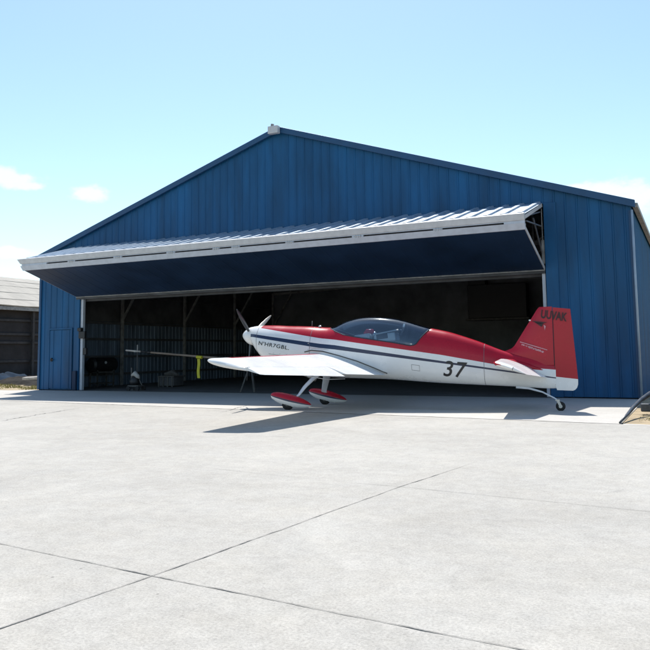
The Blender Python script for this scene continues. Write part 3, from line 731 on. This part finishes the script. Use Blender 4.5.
# shear the rudder's rows so that its edges slope like the fuselage
for vtx in rud.data.vertices:
    x, y, z = vtx.co
    vtx.co.z = z + (x-.09)*(.12 if z > .6 else (.12 if z > .55 else .04)) + (.05 if z > .8 else 0)
mb = MB(); mb.box((.092, -.043, .50), (.100, .043, 1.93)); mb.build('hinge_strip', M['maroon'], P)
def ssec(y):
    t = (y-.05)/1.5
    return ((1.15-.10*t, .985-.03*t), (.22+.26*t, .66+.11*t), y, .15-.05*t)
def stab_m(j, k, i): return 1 if (abs(j-k//2) <= 2) else 0
for s in (1, -1):
    surf('tailplane', [ssec(y) for y in (.05, .5, 1.0, 1.4, 1.5)]+[((1.02, .945), (.50, .78), 1.55, .05), ((.92, .92), (.58, .80), 1.58, .015)], 0, .58, [M['white'], M['red']], P, s, stab_m, 12)
    surf('elevator', [ssec(y) for y in (.10, .5, 1.0, 1.4, 1.5)]+[((1.02, .945), (.49, .78), 1.55, .05)], .59, 1, [M['white']], P, s, None, 5, drop=.06)
    mb = MB(); mb.tube([(1.32, s*.09, .99), (1.15, s*.11, .97), (.9, s*.10, .93), (.6, s*.08, .86), (.3, s*.05, .78)], [.02, .07, .09, .07, .02], 14, flat=.8)
    mb.build('tailplane_fairing', M['red'], P, smooth=True)
mb = MB(); mb.tube([(.84, 0, .455), (.6, 0, .43), (.35, 0, .36), (.12, 0, .24), (.06, 0, .19)], [.05, .04, .028, .022, .02], 12, flat=.6); mb.build('tail_spring', M['strut'], P, smooth=True)
mb = MB(); mb.bar((.07, .045, .21), (.02, .045, .10), .012, .05); mb.bar((.07, -.045, .21), (.02, -.045, .10), .012, .05); mb.box((.03, -.05, .195), (.11, .05, .22)); mb.build('wheel_fork', M['alu'], P)
mb = MB(); mb.tube([(.02, -.035, .09), (.02, -.02, .09), (.02, .02, .09), (.02, .035, .09)], [.07, .09, .09, .07], 22); tw = mb.build('tail_wheel', M['rubber'], P, smooth=True, angle=50)
mb = MB(); mb.tube([(.02, -.04, .09), (.02, .04, .09)], .035, 14); mb.build('hub', M['alu'], tw, smooth=True, angle=50)
mb = MB(); mb.tube([(1.0, .1, .52), (.55, .07, .50)], .006, 6); mb.build('rudder_cable', M['blade_dk'], P)

# lettering, laid on the skin
def lettering(name, txt, X0, Z0, size, m, slope=0, shear=0, sx=1., surf_y=None, par=None, off=.004, bold=0.0, spacing=1.0):
    cu = bpy.data.curves.new(name, 'FONT'); cu.body = txt; cu.size = size; cu.shear = shear; cu.offset = bold; cu.space_character = spacing
    tmp = bpy.data.objects.new('tmp_text', cu); col.objects.link(tmp)
    dg = bpy.context.evaluated_depsgraph_get(); me = bpy.data.meshes.new_from_object(tmp.evaluated_get(dg))
    bpy.data.objects.remove(tmp); bpy.data.curves.remove(cu)
    b = bmesh.new(); b.from_mesh(me)
    zmax = max(v.co.y for v in b.verts); xmax = max(v.co.x for v in b.verts)
    k = 0.
    while k < zmax:
        bmesh.ops.bisect_plane(b, geom=b.verts[:]+b.edges[:]+b.faces[:], plane_co=(0, k, 0), plane_no=(0, 1, 0)); k += .03
    for v in b.verts:
        u, w = v.co.x*sx, v.co.y
        X = X0-u; z = Z0+w-u*slope
        y = (surf_y(X, z) if surf_y else .06)+off
        v.co = (X, y, z)
    b.normal_update()
    for fc in b.faces:
        if fc.normal.y < 0: fc.normal_flip()
    b.to_mesh(me); b.free(); me.name = name
    return link(name, me, m, par)
def fsurf(X, z): return halfw(X, z)
lettering('race_number', '37', 2.25, .685, .44, M['black'], .10, .27, .95, fsurf, P, .005, .004, 1.08)
lettering('registration', "N'HR7GBL.", 6.28, 1.365, .115, M['black'], .165, .15, 1.25, fsurf, P, .006, .001, 1.12)
fsy = lambda X, z: (.11-.03*(z-.9))/2 if X > .1 else .043
lettering('fin_lettering', 'UUVAK', .325, 1.80, .23, M['maroon'], .17, .22, .62, fsy, P, .006, .006, 1.0)
mb = MB()
for a, b_, c_ in (((.50, 1.745), (.20, 1.70), (.36, 1.675)), ((.44, 1.715), (.27, 1.69), (.31, 1.62))):
    mb.hexa([(a[0], .052, a[1]), (c_[0], .052, c_[1]), (b_[0], .052, b_[1])], [(a[0], .060, a[1]), (c_[0], .060, c_[1]), (b_[0], .060, b_[1])])
mb.build('wing_emblem', M['maroon'], P)
mb = MB(); mb.box((.51, .05, 1.74), (.545, .061, 1.765)); mb.build('emblem_spot', M['white'], P)
mb = MB(); mb.hexa([(.23, .05, 1.63), (.27, .05, 1.66), (.25, .05, 1.55)], [(.23, .061, 1.63), (.27, .061, 1.66), (.25, .061, 1.55)]); mb.build('emblem_tail', M['pink'], P)
mb = MB(); mb.bar((.73, .055, 1.335), (.22, .054, 1.17), .004, .014); mb.build('pinstripe', M['pink'], P)
mb = MB(); random.seed(3)
for row, (xa, xb, zo) in enumerate(((.70, .36, 1.285), (.56, .28, 1.225))):
    x = xa
    while x > xb:
        wd = random.uniform(.012, .035); hh = random.uniform(.018, .034); z = zo-(xa-x)*.36-row*0
        mb.bar((x, .056, z), (x-wd, .056, z-wd*.36), .004, hh); x -= wd+random.choice((.006, .006, .016))
mb.build('fin_script', M['pink'], P)

# ------------------------------------------------------------------ old shed on the left
S = empty('old_shed', (-22, 9, 0)); tag(S, 'old dark shed with a pale sagging metal roof, left of the blue hangar', 'shed')
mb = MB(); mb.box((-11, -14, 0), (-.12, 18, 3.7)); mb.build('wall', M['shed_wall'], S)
mb = MB()
n = 40
for i in range(n):
    y0_, y1_ = -15+34*i/n, -15+34*(i+1)/n
    for a, b_, za, zb in ((.35, -2, 3.86, 4.72), (-2, -4, 4.72, 5.5), (-4, -6.2, 5.5, 6.15), (-6.2, -11.5, 6.15, 4.0)):
        f1 = lambda x, y, z: (x, y, z+.05*noise.noise(Vector((x*.7, y*.5, 2))))
        mb.quad(f1(a, y0_, za), f1(a, y1_, za), f1(b_, y1_, zb), f1(b_, y0_, zb))
mb.build('roof', M['shed_roof'], S, solid=.06)
for z in (4.25, 4.75, 5.25, 5.7):
    x = lerp([(3.86, .35), (4.72, -2), (5.5, -4), (6.15, -6.2)], z)
    mb = MB(); mb.bar((x, -15, z+.045), (x, 19, z+.045), .02, .02); mb.build('roof_lap', M['shed_roof'], S)
mb = MB(); mb.box((.2, -15, 3.62), (.33, 19, 3.80)); mb.build('eave_board', M['steel_gr'], S)
for z in (.9, 1.9, 2.35, 3.1):
    mb = MB(); mb.box((-.09, -14, z-.06), (-.03, 18, z+.06)); mb.build('rail', M['shed_rail'], S)
for y in (-10, -6, -2.2, -.6, 1.9, 5, 9, 13):
    mb = MB(); mb.box((.0, y-.07, 0), (.14, y+.07, 3.7)); mb.build('post', M['shed_rail'], S)

# low heap, tarp, plank and weeds between the two buildings
def heap(name, c, rx, ry, h, m, seed, lab, cat, n=26):
    mb = MB(); V = {}
    for i in range(n+1):
        for j in range(n+1):
            u, v = i/n*2-1, j/n*2-1; r = min(1, math.hypot(u, v)); p = Vector((u*3+seed, v*3, seed))
            e = (1-r*r)
            z = h*e*(.75+.45*noise.noise(p)+.18*noise.noise(p*3))+.0
            V[i, j] = (c[0]+u*rx, c[1]+v*ry, max(-.02, z) if e > 0 else -.02)
    for i in range(n):
        for j in range(n): mb.quad(V[i, j], V[i+1, j], V[i+1, j+1], V[i, j+1])
    o = mb.build(name, m, None, smooth=True, merge=True); tag(o, lab, cat); return o
heap('tarp_heap', (-17.2, 5.0), 1.7, 1.2, .55, M['tarp'], 3.1, 'low blue grey tarp covering a heap before the dark shed', 'tarp')
heap('rubble_heap', (-14.9, 4.6), 2.3, 1.5, .36, M['rubble'], 9.4, 'dark rubble heap between the shed and the blue hangar', 'rubble')
heap('rubble_heap', (-12.0, 3.6), 1.9, 1.2, .36, M['rubble'], 5.2, 'smaller dark rubble heap right at the hangar corner', 'rubble')
mb = MB(); mb.box((-.95, -.17, 0), (.95, .17, .09)); o = mb.build('plank', M['plank'], None, bevel=.01)
o.location = (-11.7, 2.35, .30); o.rotation_euler = (.05, R(-2), R(20)); tag(o, 'pale bleached plank lying on the rubble beside the hangar', 'plank')
mb = MB()
for i in range(2600):
    k = random.random()
    x = random.uniform(-17.5, -9.9); y = random.gauss(0, .55)+.55+(-9.9-x)*.36+ (1.0 if k > .85 else 0)
    if y < -.10+(-10.4-x)*.02 : continue
    dens = noise.noise(Vector((x*1.2, y*1.2, 4)))
    if dens < -.05: continue
    hh = random.uniform(.02, .08)*(1+dens*1.8); a = random.uniform(0, 6.28); w = random.uniform(.008, .02)
    dx, dy = math.cos(a)*w, math.sin(a)*w; lx, ly = random.gauss(0, .04), random.gauss(0, .04)
    mb.quad((x-dx, y-dy, 0), (x+dx, y+dy, 0), (x+lx, y+ly, hh))
o = mb.build('grass', M['weed']); tag(o, 'yellow green weeds along the edge of the slab left of the hangar', 'grass', kind='stuff')
mb = MB()
for i in range(900):
    x = random.uniform(9.9, 13); y = -5.0+random.gauss(0, .35); hh = random.uniform(.01, .035); a = random.uniform(0, 6.28); w = .008
    mb.quad((x-math.cos(a)*w, y-math.sin(a)*w, 0), (x+math.cos(a)*w, y+math.sin(a)*w, 0), (x+random.gauss(0, .02), y, hh))
o = mb.build('grass', M['weed']); tag(o, 'short dry weeds on the sand patch right of the slab', 'grass', kind='stuff')

# ------------------------------------------------------------------ dark trailer at the right edge
T = empty('utility_trailer', (9.7, -6.27, 0)); tag(T, 'dark grey trailer resting its sloping drawbar on the slab corner at right', 'trailer')
mb = MB(); mb.tube([(.0, .0, .02)]+[(.07, .67, .10), (.12, 1.17, .175), (.22, 1.67, .275), (.35, 2.07, .365), (.8, 2.6, .44)], [.015, .026, .03, .034, .038, .04], 10, flat=1.2); mb.build('drawbar', M['rig'], T, smooth=True)
mb = MB(); mb.box((.19, 1.90, .05), (2.6, 2.08, .19)); mb.box((.45, 2.08, .30), (2.6, 4.2, .36)); mb.build('chassis', M['rig'], T, bevel=.02)
mb = MB()
for k in range(12):
    a0, a1 = math.pi*k/12, math.pi*(k+1)/12
    f2 = lambda a, r: (.95-math.cos(a)*r, .22+math.sin(a)*r)
    (xa, za), (xb, zb), (xc, zc), (xd, zd) = f2(a0, .44), f2(a1, .44), f2(a1, .41), f2(a0, .41)
    mb.hexa([(xa, 2.1, za), (xb, 2.1, zb), (xc, 2.1, zc), (xd, 2.1, zd)], [(xa, 2.6, za), (xb, 2.6, zb), (xc, 2.6, zc), (xd, 2.6, zd)])
mb.build('mudguard', M['rig'], T)
mb = MB(); mb.tube([(.95, 2.25, .3), (.95, 2.30, .3), (.95, 2.45, .3), (.95, 2.5, .3)], [.26, .30, .30, .26], 24); w_ = mb.build('wheel', M['rubber'], T, smooth=True, angle=50)
mb = MB(); mb.tube([(.95, 2.24, .3), (.95, 2.28, .3)], .15, 16); mb.build('rim', M['alu'], w_)
mb = MB(); mb.box((.5, 2.65, .36), (2.6, 4.1, .62)); mb.build('cargo_box', M['rig'], T, bevel=.02)

# ------------------------------------------------------------------ light, sky, camera
toS = Vector((-.27, .50, 1.0)).normalized()
sun = bpy.data.lights.new('sun', 'SUN'); sun.energy = 4.9; sun.angle = R(.53); sun.color = (1, .965, .91)
so = bpy.data.objects.new('sun', sun); col.objects.link(so); so.rotation_euler = toS.to_track_quat('Z', 'Y').to_euler()

w = bpy.data.worlds.new('World'); sc.world = w; w.use_nodes = True
N = w.node_tree.nodes; L = w.node_tree.links; bg = N['Background']; bg.inputs['Strength'].default_value = .15
sky = N.new('ShaderNodeTexSky'); sky.sky_type = 'NISHITA'; sky.sun_disc = False
sky.sun_elevation = math.asin(toS.z); sky.sun_rotation = math.atan2(toS.x, toS.y)
sky.air_density = 1.0; sky.dust_density = .5; sky.ozone_density = 2.5
tc = N.new('ShaderNodeTexCoord')
def cloud(cdir, rad, flat):
    c = Vector(cdir)
    sub = N.new('ShaderNodeVectorMath'); sub.operation = 'SUBTRACT'; sub.inputs[1].default_value = c; L.new(tc.outputs['Generated'], sub.inputs[0])
    sc_ = N.new('ShaderNodeVectorMath'); sc_.operation = 'MULTIPLY'; sc_.inputs[1].default_value = (1/rad, 1/rad, 1/(rad*flat)); L.new(sub.outputs[0], sc_.inputs[0])
    ln = N.new('ShaderNodeVectorMath'); ln.operation = 'LENGTH'; L.new(sc_.outputs[0], ln.inputs[0])
    mr = N.new('ShaderNodeMapRange'); mr.inputs['From Min'].default_value = 0; mr.inputs['From Max'].default_value = 1; mr.inputs['To Min'].default_value = 1; mr.inputs['To Max'].default_value = 0
    L.new(ln.outputs['Value'], mr.inputs['Value']); return mr.outputs[0]
acc = None
for c in [((-.680, .703, .204), .036, .5), ((-.742, .632, .216), .060, .32), ((-.726, .652, .209), .04, .25), ((-.089, .975, .196), .060, .48), ((-.052, .979, .182), .055, .5), ((-.125, .970, .197), .055, .3),
          ((-.752, .647, .126), .055, .25), ((-.716, .688, .122), .035, .3), ((.35, .9, .25), .2, .3), ((-.9, -.3, .3), .3, .3), ((.2, -.9, .35), .3, .3)]:
    v = cloud(*c)
    if acc is None: acc = v
    else:
        mx = N.new('ShaderNodeMath'); mx.operation = 'MAXIMUM'; L.new(acc, mx.inputs[0]); L.new(v, mx.inputs[1]); acc = mx.outputs[0]
nz = N.new('ShaderNodeTexNoise'); nz.inputs['Scale'].default_value = 26; nz.inputs['Detail'].default_value = 8; nz.inputs['Roughness'].default_value = .58
mpn = N.new('ShaderNodeMapping'); mpn.inputs['Scale'].default_value = (1, 1, 1.7); L.new(tc.outputs['Generated'], mpn.inputs['Vector']); L.new(mpn.outputs[0], nz.inputs['Vector'])
ad = N.new('ShaderNodeMath'); ad.operation = 'MULTIPLY_ADD'; ad.inputs[1].default_value = 1.7; L.new(nz.outputs['Fac'], ad.inputs[0]); L.new(acc, ad.inputs[2])
mr = N.new('ShaderNodeMapRange'); mr.interpolation_type = 'SMOOTHERSTEP'; mr.inputs['From Min'].default_value = 1.05; mr.inputs['From Max'].default_value = 1.65; mr.inputs['To Max'].default_value = .8
L.new(ad.outputs[0], mr.inputs['Value'])
gate = N.new('ShaderNodeMath'); gate.operation = 'MULTIPLY'; g2 = N.new('ShaderNodeMapRange'); g2.inputs['From Max'].default_value = .25; L.new(acc, g2.inputs['Value'])
L.new(mr.outputs[0], gate.inputs[0]); L.new(g2.outputs[0], gate.inputs[1])
hs = N.new('ShaderNodeHueSaturation'); hs.inputs['Saturation'].default_value = 1.0; hs.inputs['Value'].default_value = 1.0; L.new(sky.outputs[0], hs.inputs['Color'])
mixc = N.new('ShaderNodeMix'); mixc.data_type = 'RGBA'; L.new(gate.outputs[0], mixc.inputs[0]); tint = N.new('ShaderNodeMix'); tint.data_type = 'RGBA'; tint.blend_type = 'MULTIPLY'; tint.inputs[0].default_value = 1
tint.inputs[7].default_value = (1.02, 1.05, .98, 1); L.new(hs.outputs[0], tint.inputs[6]); L.new(tint.outputs[2], mixc.inputs[6]); mixc.inputs[7].default_value = (5.3, 6.1, 6.6, 1)
L.new(mixc.outputs[2], bg.inputs['Color'])

Fv = Vector((-0.44008, 0.892458, 0.0992356)); Rv = Vector((0.8962607, 0.4433504, -0.0125397)); Uv = Vector((0.0551872, -0.0834225, 0.994985))
cam = bpy.data.cameras.new('camera'); co = bpy.data.objects.new('camera', cam); col.objects.link(co)
m4 = Matrix((Rv, Uv, -Fv)).transposed().to_4x4(); m4.translation = Vector((10.8411, -19.00612, 1.184)); co.matrix_world = m4
cam.sensor_width = 36; cam.sensor_fit = 'HORIZONTAL'; cam.lens = 36*747.1/650; cam.shift_y = -(325-277.52)/650
cam.clip_end = 2000; cam.clip_start = .05
sc.camera = co
sc.render.engine = 'CYCLES'
vs = sc.view_settings; vs.view_transform = 'Standard'; vs.look = 'None'; vs.gamma = 1; vs.use_curve_mapping = False; vs.exposure = .42
